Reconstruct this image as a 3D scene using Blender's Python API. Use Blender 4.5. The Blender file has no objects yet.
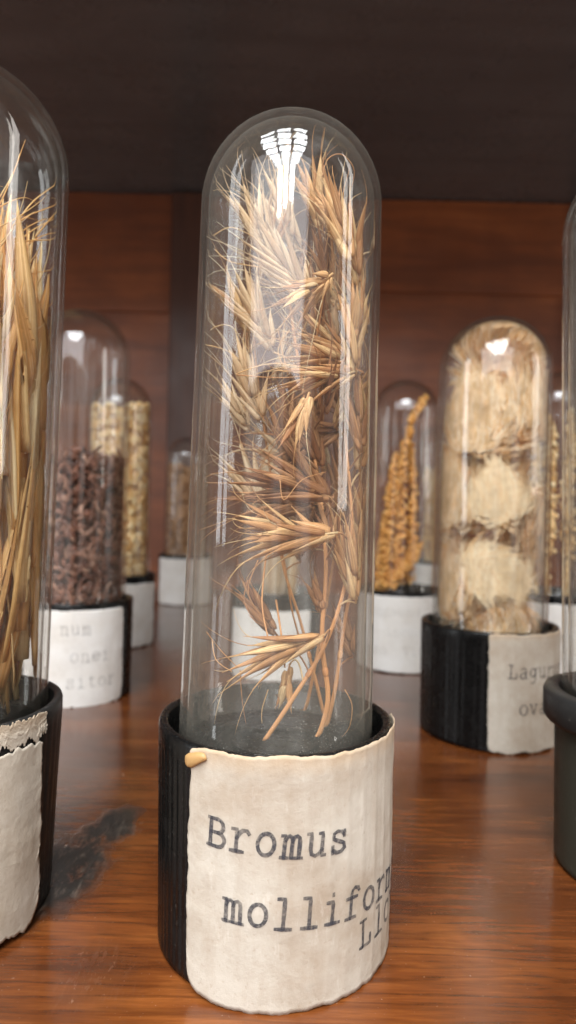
import bpy, math, random
from mathutils import Vector, Matrix, noise
random.seed(7)
R = math.radians
MM = 0.001
scene = bpy.context.scene
C = scene.collection

# ---------------------------------------------------------------- camera
ROLL, HZ, FPX, CAMZ = R(1.4), 508.0, 640.0, 58.0
cd = bpy.data.cameras.new('camera'); cam = bpy.data.objects.new('camera', cd); C.objects.link(cam)
cd.sensor_fit = 'VERTICAL'; cd.sensor_height = 36.0; cd.lens = 36.0 * FPX / 1024.0
cd.clip_start = 0.002; cd.clip_end = 20
cam.matrix_world = (Matrix.Translation((0, 0, CAMZ * MM)) @ Matrix.Rotation(R(90) - math.atan(4 / FPX), 4, 'X')
                    @ Matrix.Rotation(ROLL, 4, 'Z'))
cd.dof.use_dof = True; cd.dof.focus_distance = 0.078; cd.dof.aperture_fstop = 25.0
scene.camera = cam

# ---------------------------------------------------------------- room light, lamps, exposure
w = bpy.data.worlds.new('World'); scene.world = w; w.use_nodes = True
wt = w.node_tree; bgn = wt.nodes['Background']; bgn.inputs[1].default_value = 1.0
tc = wt.nodes.new('ShaderNodeTexCoord'); mp = wt.nodes.new('ShaderNodeMapping'); mp.inputs['Scale'].default_value = (1, 1, .4); mp.inputs['Location'].default_value = (2.3, .4, 0)
nz_ = wt.nodes.new('ShaderNodeTexNoise'); nz_.inputs['Scale'].default_value = 3.2; nz_.inputs['Detail'].default_value = 4; nz_.inputs['Roughness'].default_value = .6
rp = wt.nodes.new('ShaderNodeValToRGB'); rp.color_ramp.interpolation = 'EASE'
rp.color_ramp.elements[0].position = .40; rp.color_ramp.elements[0].color = (.13, .11, .09, 1)
rp.color_ramp.elements[1].position = .66; rp.color_ramp.elements[1].color = (1.0, .97, .93, 1)
ml = wt.nodes.new('ShaderNodeVectorMath'); ml.operation = 'SCALE'; ml.inputs[3].default_value = .95
wt.links.new(tc.outputs['Generated'], mp.inputs[0]); wt.links.new(mp.outputs[0], nz_.inputs['Vector']); wt.links.new(nz_.outputs[0], rp.inputs[0])
wt.links.new(rp.outputs[0], ml.inputs[0]); wt.links.new(ml.outputs[0], bgn.inputs[0])
def area(name, loc, target, sx, sy, power, col):
    l = bpy.data.lights.new(name, 'AREA'); l.shape = 'RECTANGLE'; l.size = sx; l.size_y = sy
    l.energy = power; l.color = col
    o = bpy.data.objects.new(name, l); C.objects.link(o); o.location = loc
    o.rotation_euler = (Vector(target) - Vector(loc)).to_track_quat('-Z', 'Y').to_euler()
    return o
for k, (y, sx, p) in enumerate(((-.12, .14, 2.6),)):        # added strip lamp on the left, puts streaks on the glass
    area('side_streak_light', (-1.05, y, 0.50), (0, 0.15, 0.05), sx, 1.0, p, (0.93, 0.97, 1.0))
for k, (y, sx, p) in enumerate(((-.12, .12, 2.8),)):        # matching strip lamp added on the right
    area('side_streak_light', (1.00, y, 0.55), (0, 0.15, 0.05), sx, 1.0, p, (1.0, 0.96, 0.90))
area('front_fill_light', (-0.35, -1.35, 0.95), (0, 0.15, 0.05), 2.0, 0.9, 17.0, (0.96, 0.97, 1.0))  # added broad soft fill from the front, brightens the tube contents
# glazed skylight in front of the case: a grid of panes
_z = (Vector((-0.16, -0.52, 1.10)) - Vector((0, 0.12, 0.08))).normalized(); _x = Vector((1, 0, 0)) - _z * _z.x; _x.normalize(); _y = _z.cross(_x)
for iy in range(7):
    wrow = (.10, .16, .21, .24, .24, .22, .16)[iy]
    for ix in (-1, 0, 1):
        p = Vector((-0.16, -0.52, 1.10)) + _x * (ix * (wrow + .05)) + _y * ((iy - 3) * .19)
        area('skylight_pane_light', p, p - _z, wrow, .145, 34.0 * wrow * .145 / .58, (.93, .97, 1.0))
scene.view_settings.view_transform = 'Standard'; scene.view_settings.look = 'None'
scene.view_settings.exposure = 0.48; scene.view_settings.gamma = 1.0
scene.view_settings.use_curve_mapping = False
cy = scene.cycles
cy.max_bounces = 16; cy.transmission_bounces = 8; cy.glossy_bounces = 6; cy.diffuse_bounces = 8
cy.transparent_max_bounces = 80; cy.caustics_refractive = True; cy.caustics_reflective = False
cy.use_denoising = True; cy.sample_clamp_indirect = 8.0; cy.blur_glossy = 0.2

# ---------------------------------------------------------------- helpers
def P(px, py, Y):
    """photo pixel at depth Y (mm) -> point in mm"""
    x = px - 288; y = 512 - py
    c, s = math.cos(ROLL), math.sin(ROLL)
    return Vector(((x * c - y * s) / FPX * Y, Y, CAMZ + (x * s + y * c - 4) / FPX * Y))

class MB:
    def __init__(s): s.v = []; s.f = []; s.uv = []; s.fm = []
    def add(s, vs, fs, uvs=None):
        b = len(s.v); s.v.extend([Vector(p) for p in vs])
        s.f.extend([tuple(b + i for i in f) for f in fs])
        s.uv.extend(uvs if uvs else [(0, 0)] * len(vs))
    def tube(s, pts, rad, n=5, flat=1.0, nrm=None, wfun=None):
        """swept closed section; rad number or list; flat = thickness ratio; nrm = thin direction"""
        m = len(pts); pts = [Vector(p) for p in pts]; vs = []; uv = []
        prev = nrm
        for i, p in enumerate(pts):
            d = (pts[min(i + 1, m - 1)] - pts[max(i - 1, 0)])
            if d.length < 1e-9: d = Vector((0, 0, 1))
            d.normalize()
            if prev is None: prev = d.orthogonal()
            b = prev - d * prev.dot(d)
            if b.length < 1e-6: b = d.orthogonal()
            b.normalize(); a = d.cross(b); prev = b
            r = rad[i] if isinstance(rad, (list, tuple)) else rad
            for k in range(n):
                t = 2 * math.pi * k / n
                vs.append(p + a * (math.cos(t) * r) + b * (math.sin(t) * r * flat)); uv.append((k / n, i / (m - 1)))
        fs = [(i * n + k, (i + 1) * n + k, (i + 1) * n + (k + 1) % n, i * n + (k + 1) % n) for i in range(m - 1) for k in range(n)]
        fs.append(tuple(range(n))); fs.append(tuple((m - 1) * n + k for k in range(n))[::-1])
        s.add(vs, fs, uv)
    def lathe(s, prof, n=64, cap=False):
        m = len(prof); vs = []; fs = []
        for r, z in prof:
            for k in range(n):
                t = 2 * math.pi * k / n; vs.append((r * math.cos(t), r * math.sin(t), z))
        for i in range(m - 1):
            for k in range(n):
                fs.append((i * n + k, i * n + (k + 1) % n, (i + 1) * n + (k + 1) % n, (i + 1) * n + k))
        s.add(vs, fs, [(k / n, i / (m - 1)) for i in range(m) for k in range(n)])
    def build(s, name, mat, parent=None, smooth=True, origin=None, recalc=False):
        me = bpy.data.meshes.new(name)
        o0 = Vector(origin) if origin else Vector((0, 0, 0))
        me.from_pydata([((p - o0) * MM)[:] for p in s.v], [], s.f)
        ul = me.uv_layers.new(name='UVMap')
        buf = []
        for lp in me.loops: buf.extend(s.uv[lp.vertex_index])
        ul.data.foreach_set('uv', buf)
        if smooth: me.polygons.foreach_set('use_smooth', [True] * len(me.polygons))
        me.materials.append(mat); me.update()
        if recalc:
            import bmesh
            bm = bmesh.new(); bm.from_mesh(me); bmesh.ops.remove_doubles(bm, verts=bm.verts, dist=1e-7)
            bmesh.ops.recalc_face_normals(bm, faces=bm.faces); bm.to_mesh(me); bm.free()
        o = bpy.data.objects.new(name, me); C.objects.link(o)
        if parent: o.parent = parent
        o.location = o0 * MM
        return o

def tag(o, label=None, cat=None, group=None, kind=None):
    if label: o['label'] = label
    if cat: o['category'] = cat
    if group: o['group'] = group
    if kind: o['kind'] = kind
    return o
def thing(name, loc, label, cat, group=None):
    o = bpy.data.objects.new(name, None); C.objects.link(o); o.location = Vector(loc) * MM
    o.empty_display_size = 0.005
    return tag(o, label, cat, group)

# ---------------------------------------------------------------- materials
class NT:
    def __init__(s, name):
        s.m = bpy.data.materials.new(name); s.m.use_nodes = True; s.t = s.m.node_tree; s.t.nodes.clear()
        s.out = s.n('ShaderNodeOutputMaterial')
    def n(s, typ, ins=None, **kw):
        nd = s.t.nodes.new(typ)
        for k, v in kw.items(): setattr(nd, k, v)
        for k, v in (ins or {}).items(): s.l(v, nd.inputs[k])
        return nd
    def l(s, v, sock):
        if isinstance(v, bpy.types.NodeSocket): s.t.links.new(v, sock)
        elif isinstance(v, bpy.types.Node): s.t.links.new(v.outputs[0], sock)
        else:
            if isinstance(v, tuple) and len(v) == 3 and sock.type == 'RGBA': v = (*v, 1)
            sock.default_value = v
    def coord(s, which='Object', scale=(1, 1, 1), loc=(0, 0, 0)):
        t = s.n('ShaderNodeTexCoord'); return s.n('ShaderNodeMapping', {'Vector': t.outputs[which], 'Scale': scale, 'Location': loc}).outputs[0]
    def noise(s, vec, sc, detail=4, rough=.55, dist=0): return s.n('ShaderNodeTexNoise', {'Vector': vec, 'Scale': sc, 'Detail': detail, 'Roughness': rough, 'Distortion': dist}).outputs[0]
    def ramp(s, fac, stops, interp='LINEAR'):
        r = s.n('ShaderNodeValToRGB', {'Fac': fac}); cr = r.color_ramp; cr.interpolation = interp
        while len(cr.elements) < len(stops): cr.elements.new(0.5)
        for e, (p, c) in zip(cr.elements, stops):
            e.position = p; e.color = (*c, 1) if isinstance(c, tuple) else (c, c, c, 1)
        return r.outputs[0]
    def mix(s, f, a, b, blend='MIX'):
        m = s.n('ShaderNodeMix', data_type='RGBA', blend_type=blend)
        s.l(f, m.inputs[0]); s.l(a, m.inputs[6]); s.l(b, m.inputs[7]); return m.outputs[2]
    def math(s, op, a, b=0.0, c=None):
        m = s.n('ShaderNodeMath', operation=op); s.l(a, m.inputs[0]); s.l(b, m.inputs[1])
        if c is not None: s.l(c, m.inputs[2])
        return m.outputs[0]
    def bump(s, h, dist, strength=1.0): return s.n('ShaderNodeBump', {'Height': h, 'Distance': dist, 'Strength': strength}).outputs[0]
    def bsdf(s, **kw):
        b = s.n('ShaderNodeBsdfPrincipled')
        for k, v in kw.items(): s.l(v, b.inputs[k.replace('_', ' ')])
        return b.outputs[0]
    def done(s, sh): s.l(sh, s.out.inputs[0]); return s.m

def wood(name, dark, mid, light, rough=(.2, .4), seed=0.0, patch=False, axis=(1, 1, 1), gscale=1.0, coat=.35):
    t = NT(name)
    v = t.coord('Object', axis, (seed, seed * .7, 0))
    warp = t.noise(v, 12 * gscale, 3)
    g1 = t.noise(v, 60 * gscale, 8, .62, .6)
    v2 = t.coord('Object', tuple(a * (1 if a < 1 else 3) for a in axis), (seed, 0, seed))
    g2 = t.noise(v2, 140 * gscale, 6, .7)
    f = t.math('ADD', t.math('MULTIPLY', g1, .62), t.math('MULTIPLY', g2, .38))
    f = t.math('ADD', f, t.math('MULTIPLY', t.math('SUBTRACT', warp, .5), .35))
    col = t.ramp(f, [(.3, dark), (.5, mid), (.68, light)])
    # wandering dark figure lines
    v3 = t.coord('Object', (axis[0] * .7, axis[1], axis[2]), (seed, 0, 0))
    wv = t.n('ShaderNodeTexWave', {'Vector': v3, 'Scale': 55 * gscale, 'Distortion': 9.0, 'Detail': 4.0, 'Detail Scale': 1.2}, bands_direction='Y').outputs['Fac']
    col = t.mix(t.ramp(wv, [(.0, .35), (.22, 0.0)]), col, dark)
    blot = t.noise(t.coord('Object', (1, 1, 1), (seed, 3, 0)), 28, 5, .6)
    col = t.mix(t.ramp(blot, [(.4, 0.0), (.75, .6)]), col, dark)
    r = t.ramp(t.noise(t.coord('Object'), 45, 6, .7), [(.3, rough[0]), (.7, rough[1])])
    hgt = t.math('ADD', t.math('MULTIPLY', g2, .5), t.math('MULTIPLY', t.noise(t.coord('Object'), 900, 3), .25))
    if patch:
        # worn black patch and scratches in the varnish
        pv = t.n('ShaderNodeVectorMath', {0: t.coord('Object'), 1: t.n('ShaderNodeVectorMath', {0: t.n('ShaderNodeTexNoise', {'Vector': t.coord('Object'), 'Scale': 210., 'Detail': 6., 'Roughness': .75}).outputs[1], 3: .011}, operation='SCALE').outputs[0]}, operation='ADD').outputs[0]
        def blob(x, y, rx, ry, rot, e0=.75, e1=1.0):
            mp = t.n('ShaderNodeMapping', {'Vector': pv, 'Location': (x * MM + .0055, y * MM + .0055, 0), 'Rotation': (0, 0, R(rot)), 'Scale': (rx * MM, ry * MM, 1)}, vector_type='TEXTURE').outputs[0]
            sx = t.n('ShaderNodeSeparateXYZ', {0: mp})
            d = t.math('SQRT', t.math('ADD', t.math('POWER', sx.outputs[0], 2.0), t.math('POWER', sx.outputs[1], 2.0)))
            return t.ramp(d, [(e0, 1.0), (e1, 0.0)])
        m1 = blob(-34.0, 100, 8.0, 15, -4, .55, .95); m2 = blob(-30.5, 114, 5.4, 11, -14, .55, .95)
        m3 = blob(-23, 79, 8, 8, 10, .3, 1.0)
        mm = t.math('MAXIMUM', m1, m2); brk = t.ramp(t.noise(t.coord('Object', (1, .5, 1)), 300, 6, .75), [(.36, .2), (.46, 1.0)]); mm = t.math('MULTIPLY', mm, brk); mm = t.math('MAXIMUM', mm, t.math('MULTIPLY', m3, .22))
        streak = t.noise(t.coord('Object', (4, 1, 1)), 260, 5, .7)
        pc = t.ramp(streak, [(.36, (.006, .005, .004)), (.54, (.022, .016, .012)), (.70, (.13, .10, .075))])
        col = t.mix(mm, col, pc)
        r = t.mix(mm, r, t.ramp(streak, [(.3, .45), (.7, .75)]))
        hgt = t.math('ADD', hgt, t.math('MULTIPLY', t.math('MULTIPLY', mm, streak), 1.6))
    # dust flecks
    vo = t.n('ShaderNodeTexVoronoi', {'Vector': t.coord('Object'), 'Scale': 150.}); 
    pick = t.ramp(t.n('ShaderNodeSeparateColor', {0: vo.outputs['Color']}).outputs[0], [(.8, 0.0), (.82, 1.0)])
    dot = t.math('MULTIPLY', t.ramp(vo.outputs['Distance'], [(.018, 1.0), (.034, 0.0)]), pick)
    col = t.mix(t.math('MULTIPLY', dot, .8), col, (.6, .52, .42))
    sc = t.n('ShaderNodeTexVoronoi', {'Vector': t.coord('Object', (.18, 1, 1)), 'Scale': 120., }, feature='DISTANCE_TO_EDGE').outputs[0]
    dustn = t.noise(t.coord('Object'), 2200, 2, .5)
    col = t.mix(t.ramp(dustn, [(.70, 0.0), (.80, .3)]), col, (.5, .4, .3))
    return t.done(t.bsdf(Base_Color=col, Roughness=r, Normal=t.bump(hgt, .00012, .7), Coat_Weight=coat, Coat_Roughness=.18, Specular_IOR_Level=.5))

M_floor = wood('varnished_shelf_wood', (.030, .008, .003), (.125, .035, .0085), (.245, .078, .018), (.11, .25), 1.3, True, (.2, 1, 1), 2.6)
M_back = wood('back_panel_wood', (.11, .027, .008), (.26, .070, .018), (.41, .125, .034), (.3, .5), 4.1, False, (.2, 1, 1), .35, .08)
M_batten = wood('dark_batten_wood', (.05, .016, .008), (.10, .034, .017), (.15, .055, .028), (.3, .5), 2.2, False, (1, 1, .15), .4, .05)
M_top = wood('dark_upper_shelf', (.095, .102, .11), (.135, .145, .155), (.18, .19, .20), (.22, .36), 7.7, False, (.2, 1, 1), .25)

def glass(name, dust=.05, specks=.5, tint=(1, 1, 1)):
    t = NT(name)
    v = t.coord('Object')
    rip = t.bump(t.noise(t.coord('Object', (1, 1, .12)), 90, 3, .5), .0009, .3)
    fac = t.n('ShaderNodeLayerWeight', {'Blend': .5}).outputs['Facing']
    fr = t.math('ADD', .035, t.math('MULTIPLY', .965, t.math('POWER', fac, 5.0)))
    tr = t.n('ShaderNodeBsdfTransparent', {'Color': t.mix(t.math('POWER', fac, 4.0), (.985, .985, .98), (.42, .40, .34))}).outputs[0]
    gl = t.n('ShaderNodeBsdfGlossy', {'Color': (1, 1, 1), 'Roughness': .028, 'Normal': rip}).outputs[0]
    gm_ = t.n('ShaderNodeMixShader'); t.l(fr, gm_.inputs[0]); t.l(tr, gm_.inputs[1]); t.l(gl, gm_.inputs[2]); g = gm_.outputs[0]
    vo = t.n('ShaderNodeTexVoronoi', {'Vector': v, 'Scale': 3600.})
    pick = t.ramp(t.n('ShaderNodeSeparateColor', {0: vo.outputs['Color']}).outputs[0], [(.35, 0.0), (.4, 1.0)])
    dot = t.math('MULTIPLY', t.ramp(vo.outputs['Distance'], [(.10, 1.0), (.2, 0.0)]), pick)
    zz = t.n('ShaderNodeSeparateXYZ', {0: v}).outputs[2]
    low = t.n('ShaderNodeMapRange', {'Value': zz, 'From Min': .065, 'From Max': .03, 'To Min': .25, 'To Max': 1.0}).outputs[0]
    film = t.ramp(t.noise(t.coord('Object', (1, 1, .35)), 55, 5, .6), [(.35, dust * .4), (.7, dust * 1.6)])
    film = t.math('DIVIDE', film, t.math('SUBTRACT', 1.14, fac))
    f = t.math('ADD', t.math('MULTIPLY', film, low), t.math('MULTIPLY', t.math('MULTIPLY', t.math('MULTIPLY', dot, specks), t.ramp(t.noise(v, 110, 4, .7), [(.42, .12), (.66, 1.0)])), low))
    d = t.n('ShaderNodeBsdfDiffuse', {'Color': (.62, .58, .50)}).outputs[0]
    sc = t.noise(t.coord('Object', (1, 1, .06)), 500, 3, .7)
    mixs = t.n('ShaderNodeMixShader'); t.l(f, mixs.inputs[0]); t.l(g, mixs.inputs[1]); t.l(d, mixs.inputs[2])
    return t.done(mixs.outputs[0])
M_glass = glass('dusty_clear_glass', .05, .6)
M_glass_b = glass('clear_glass', .015, .15)

def blackplastic(name, base=(.004, .004, .004), rough=.17, worn=.10):
    t = NT(name)
    n = t.noise(t.coord('Object'), 300, 6, .7); n2 = t.noise(t.coord('Object'), 1600, 3, .6)
    col = t.mix(t.ramp(n, [(.5, 0.0), (.8, worn)]), base, (.035, .034, .031))
    col = t.mix(t.ramp(n2, [(.64, 0.0), (.72, worn)]), col, (.25, .24, .21))
    r = t.ramp(n, [(.3, rough), (.7, rough + .2)])
    return t.done(t.bsdf(Base_Color=col, Roughness=r, Specular_IOR_Level=.2, Normal=t.bump(n2, .00004, .6)))
M_cap = blackplastic('black_bakelite')
M_capgrey = blackplastic('grey_worn_black_plastic', (.018, .0175, .017), .26, .35)
M_capolive = blackplastic('dark_olive_plastic', (.030, .030, .022), .3, .2)

def paper(name, c0, c1, stain, amt=.5, seed=0.0):
    t = NT(name)
    v = t.coord('Object', (1, 1, 1), (seed, seed, 0))
    col = t.mix(t.noise(v, 500, 5, .7), c0, c1)
    col = t.mix(t.ramp(t.noise(v, 80, 5, .65), [(.42, 0.0), (.72, amt)]), col, stain)
    vs = t.coord('Object', (1, 1, .12), (seed, seed, 0))
    col = t.mix(t.ramp(t.noise(vs, 350, 4, .6), [(.5, 0.0), (.75, amt * .5)]), col, stain)
    n2 = t.noise(v, 1500, 4, .7)
    col = t.mix(t.ramp(n2, [(.30, amt * .5), (.40, 0.0)]), col, (.26, .19, .13))
    col = t.mix(t.ramp(t.noise(t.coord('Object', (1, 1, 1), (seed + 5, 0, 2)), 110, 6, .7), [(.5, 0.0), (.78, amt * .9)]), col, (.27, .20, .135))
    col = t.mix(t.ramp(t.noise(t.coord('Object', (1, 1, .25), (seed, 7, 2)), 700, 5, .8), [(.58, 0.0), (.8, amt * .7)]), col, (.62, .58, .52))
    zz = t.n('ShaderNodeSeparateXYZ', {0: t.coord('Object')}).outputs[2]
    edge = t.math('ADD', zz, t.math('MULTIPLY', t.noise(v, 200, 4), .003))
    col = t.mix(t.ramp(t.n('ShaderNodeMapRange', {'Value': edge, 'From Min': .0285, 'From Max': .0315}).outputs[0], [(0, 0.0), (1, amt)]), col, (.42, .27, .14))
    h = t.math('ADD', t.math('MULTIPLY', t.noise(v, 1500, 6, .75), .8), t.noise(v, 150, 3))
    return t.done(t.bsdf(Base_Color=col, Roughness=.85, Specular_IOR_Level=.2, Normal=t.bump(h, .00012, .8)))
M_paper = paper('aged_cream_paper', (.41, .365, .305), (.49, .445, .38), (.28, .205, .14), .65)
M_paper_w = paper('white_paper', (.68, .66, .63), (.74, .72, .69), (.50, .41, .30), .25, 3.0)
M_paper_l = paper('aged_tan_paper', (.42, .37, .30), (.49, .43, .355), (.30, .225, .15), .5, 5.0)
M_torn = paper('torn_stained_paper', (.42, .36, .29), (.56, .48, .38), (.08, .07, .06), .95, 8.0)

def ink(name, strength, col=(.05, .048, .055)):
    t = NT(name)
    n = t.noise(t.coord('Object'), 1800, 4, .7)
    n2 = t.noise(t.coord('Object'), 350, 3, .6)
    f = t.math('MULTIPLY', t.ramp(n, [(.3, .35), (.55, 1.0)]), t.ramp(n2, [(.3, .6), (.6, 1.0)]))
    f = t.math('MULTIPLY', f, strength)
    d = t.n('ShaderNodeBsdfDiffuse', {'Color': col}).outputs[0]; tr = t.n('ShaderNodeBsdfTransparent').outputs[0]
    mx = t.n('ShaderNodeMixShader'); t.l(f, mx.inputs[0]); t.l(tr, mx.inputs[1]); t.l(d, mx.inputs[2])
    return t.done(mx.outputs[0])
M_ink = ink('typewriter_ink', .86, (.058, .056, .064)); M_inkf = ink('faded_typewriter_ink', .38, (.12, .12, .13)); M_inkv = ink('very_faded_ink', .16, (.15, .15, .17))

def plant(name, stops, trans=.3, rough=.55, lines=True, patchy=0):
    t = NT(name)
    geo = t.n('ShaderNodeNewGeometry')
    col = t.ramp(geo.outputs['Random Per Island'], stops)
    if lines:
        uv = t.n('ShaderNodeTexCoord').outputs['UV']
        sx = t.n('ShaderNodeSeparateXYZ', {0: uv})
        nv = t.n('ShaderNodeCombineXYZ', {0: t.math('MULTIPLY', sx.outputs[0], 14.0), 1: t.math('MULTIPLY', sx.outputs[1], .8), 2: t.math('MULTIPLY', geo.outputs['Random Per Island'], 40.0)}).outputs[0]
        ln = t.noise(nv, 1.6, 3, .6)
        col = t.mix(t.ramp(ln, [(.35, .6), (.6, 0.0)]), col, tuple(c * .5 for c in stops[0][1]))
        col = t.mix(t.ramp(ln, [(.55, 0.0), (.75, .5)]), col, tuple(min(1, c * 1.25) for c in stops[-1][1]))
    blot = t.noise(t.coord('Object'), 350, 4, .6)
    col = t.mix(t.ramp(blot, [(.45, 0.0), (.75, .4)]), col, tuple(c * .6 for c in stops[0][1]))
    if patchy:
        pn = t.n('ShaderNodeTexNoise', {'Vector': t.coord('Object', (1, 1, .5)), 'Scale': 300., 'Detail': 4., 'Roughness': .65, 'Distortion': .8}).outputs[0]
        col = t.mix(t.ramp(pn, [(.38, patchy), (.56, 0.0)]), col, tuple(c * .62 for c in stops[0][1]))
    b = t.bsdf(Base_Color=col, Roughness=rough, Specular_IOR_Level=.35)
    tl = t.n('ShaderNodeBsdfTranslucent', {'Color': col}).outputs[0]
    mx = t.n('ShaderNodeMixShader'); t.l(trans, mx.inputs[0]); t.l(b, mx.inputs[1]); t.l(tl, mx.inputs[2])
    return t.done(mx.outputs[0])
M_brome = plant('dried_brome', [(.0, (.48, .20, .07)), (.35, (.75, .40, .16)), (.7, (.90, .60, .28)), (1, (.95, .78, .47))])
M_bromepale = plant('pale_dried_brome', [(.0, (.70, .45, .24)), (.5, (.86, .63, .38)), (1, (.93, .78, .56))])  # pale straw; also paints the reflection veil into the upper-left spikelets
M_bromedark = plant('brown_dried_brome', [(.0, (.30, .115, .045)), (.5, (.50, .235, .095)), (1, (.72, .40, .18))])  # brown spikelets; tone deepened to paint shaded depth into the bunch's middle
M_stem = plant('reddish_straw_stem', [(.0, (.52, .21, .07)), (1, (.74, .38, .15))], .1)
M_husk = plant('golden_straw', [(.0, (.86, .44, .13)), (.45, (.97, .66, .27)), (1, (.98, .86, .54))], .4)
M_fur = plant('pale_soft_hair', [(.0, (.78, .44, .16)), (.35, (.95, .69, .36)), (1, (.98, .92, .76))], .35, .6, False, .4)
M_furpale = plant('white_soft_hair', [(.0, (.84, .56, .27)), (.3, (.96, .77, .47)), (1, (.98, .92, .74))], .35, .6, False, .3)
M_furcore = plant('hare_tail_core', [(.0, (.52, .28, .10)), (1, (.62, .35, .13))], .1, .8, False)  # dark orange core paints shade into the gaps between hair tufts
M_brown = plant('brown_seed_husk', [(.0, (.07, .022, .013)), (.45, (.16, .055, .032)), (.8, (.30, .13, .08)), (1, (.50, .30, .21))], .05, .28)
M_grain = plant('tan_grain', [(.0, (.72, .42, .14)), (.5, (.88, .60, .27)), (1, (.93, .76, .46))], .05, .5, False)
M_grainbrown = plant('brown_grain', [(.0, (.30, .14, .06)), (1, (.52, .29, .13))], .05, .5, False)
M_orange = plant('orange_millet', [(.0, (.66, .28, .05)), (.5, (.84, .42, .10)), (1, (.92, .56, .20))], .1, .5, False)
M_glue = plant('dried_glue', [(.0, (.50, .29, .11)), (1, (.56, .34, .14))], .3, .4, False)

# ---------------------------------------------------------------- the shelf
FL = (-500, 500, -40, 440); CEIL = 272; BACK = 440
def slab(name, x0, x1, y0, y1, z0, z1, mat, kind='structure', nx=1, ny=1, bevel=0):
    m = MB(); vs = [(x, y, z) for z in (z0, z1) for y in (y0, y1) for x in (x0, x1)]
    m.add(vs, [(0, 2, 3, 1), (4, 5, 7, 6), (0, 1, 5, 4), (2, 6, 7, 3), (0, 4, 6, 2), (1, 3, 7, 5)])
    o = m.build(name, mat, smooth=False)
    if bevel:
        b = o.modifiers.new('bevel', 'BEVEL'); b.width = bevel * MM; b.segments = 3
    return tag(o, kind=kind)
slab('shelf_board', -500, 500, -60, BACK, -18, 0, M_floor)
slab('upper_shelf_board', -500, 500, 45, BACK + 12, CEIL, CEIL + 18, M_top, bevel=1.5)
# back panel: wide horizontal boards between vertical battens
slab('back_wall', -500, 500, BACK + 2, BACK + 14, -18, CEIL - .5, M_back)
def at_back(px): return (px - 288) / FPX * BACK
bats = [(-400, -372), (at_back(166) , at_back(199)), (190, 222), (400, 428)]
for i, (a, b) in enumerate(bats):
    o = slab('wall_batten', a, b, BACK - 4, BACK + 1.5, .3, CEIL - .8, M_batten, None, bevel=1.2)
    tag(o, ['dark wooden upright batten at the far left end of the back panel', 'dark wooden upright batten on the back panel left of the brome grass tube',
            'dark wooden upright batten on the back panel behind the hare tail tube', 'dark wooden upright batten at the far right end of the back panel'][i], 'batten', 'battens on the back panel')
slab('back_panel_board', bats[1][1] + .5, bats[2][0] - .5, BACK - .2, BACK + 1.8, 208, CEIL - .9, M_back, 'structure', bevel=.5)
slab('back_panel_board', bats[0][1] + .5, bats[1][0] - .5, BACK - .2, BACK + 1.8, 190, CEIL - .9, M_back, 'structure', bevel=.5)

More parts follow.
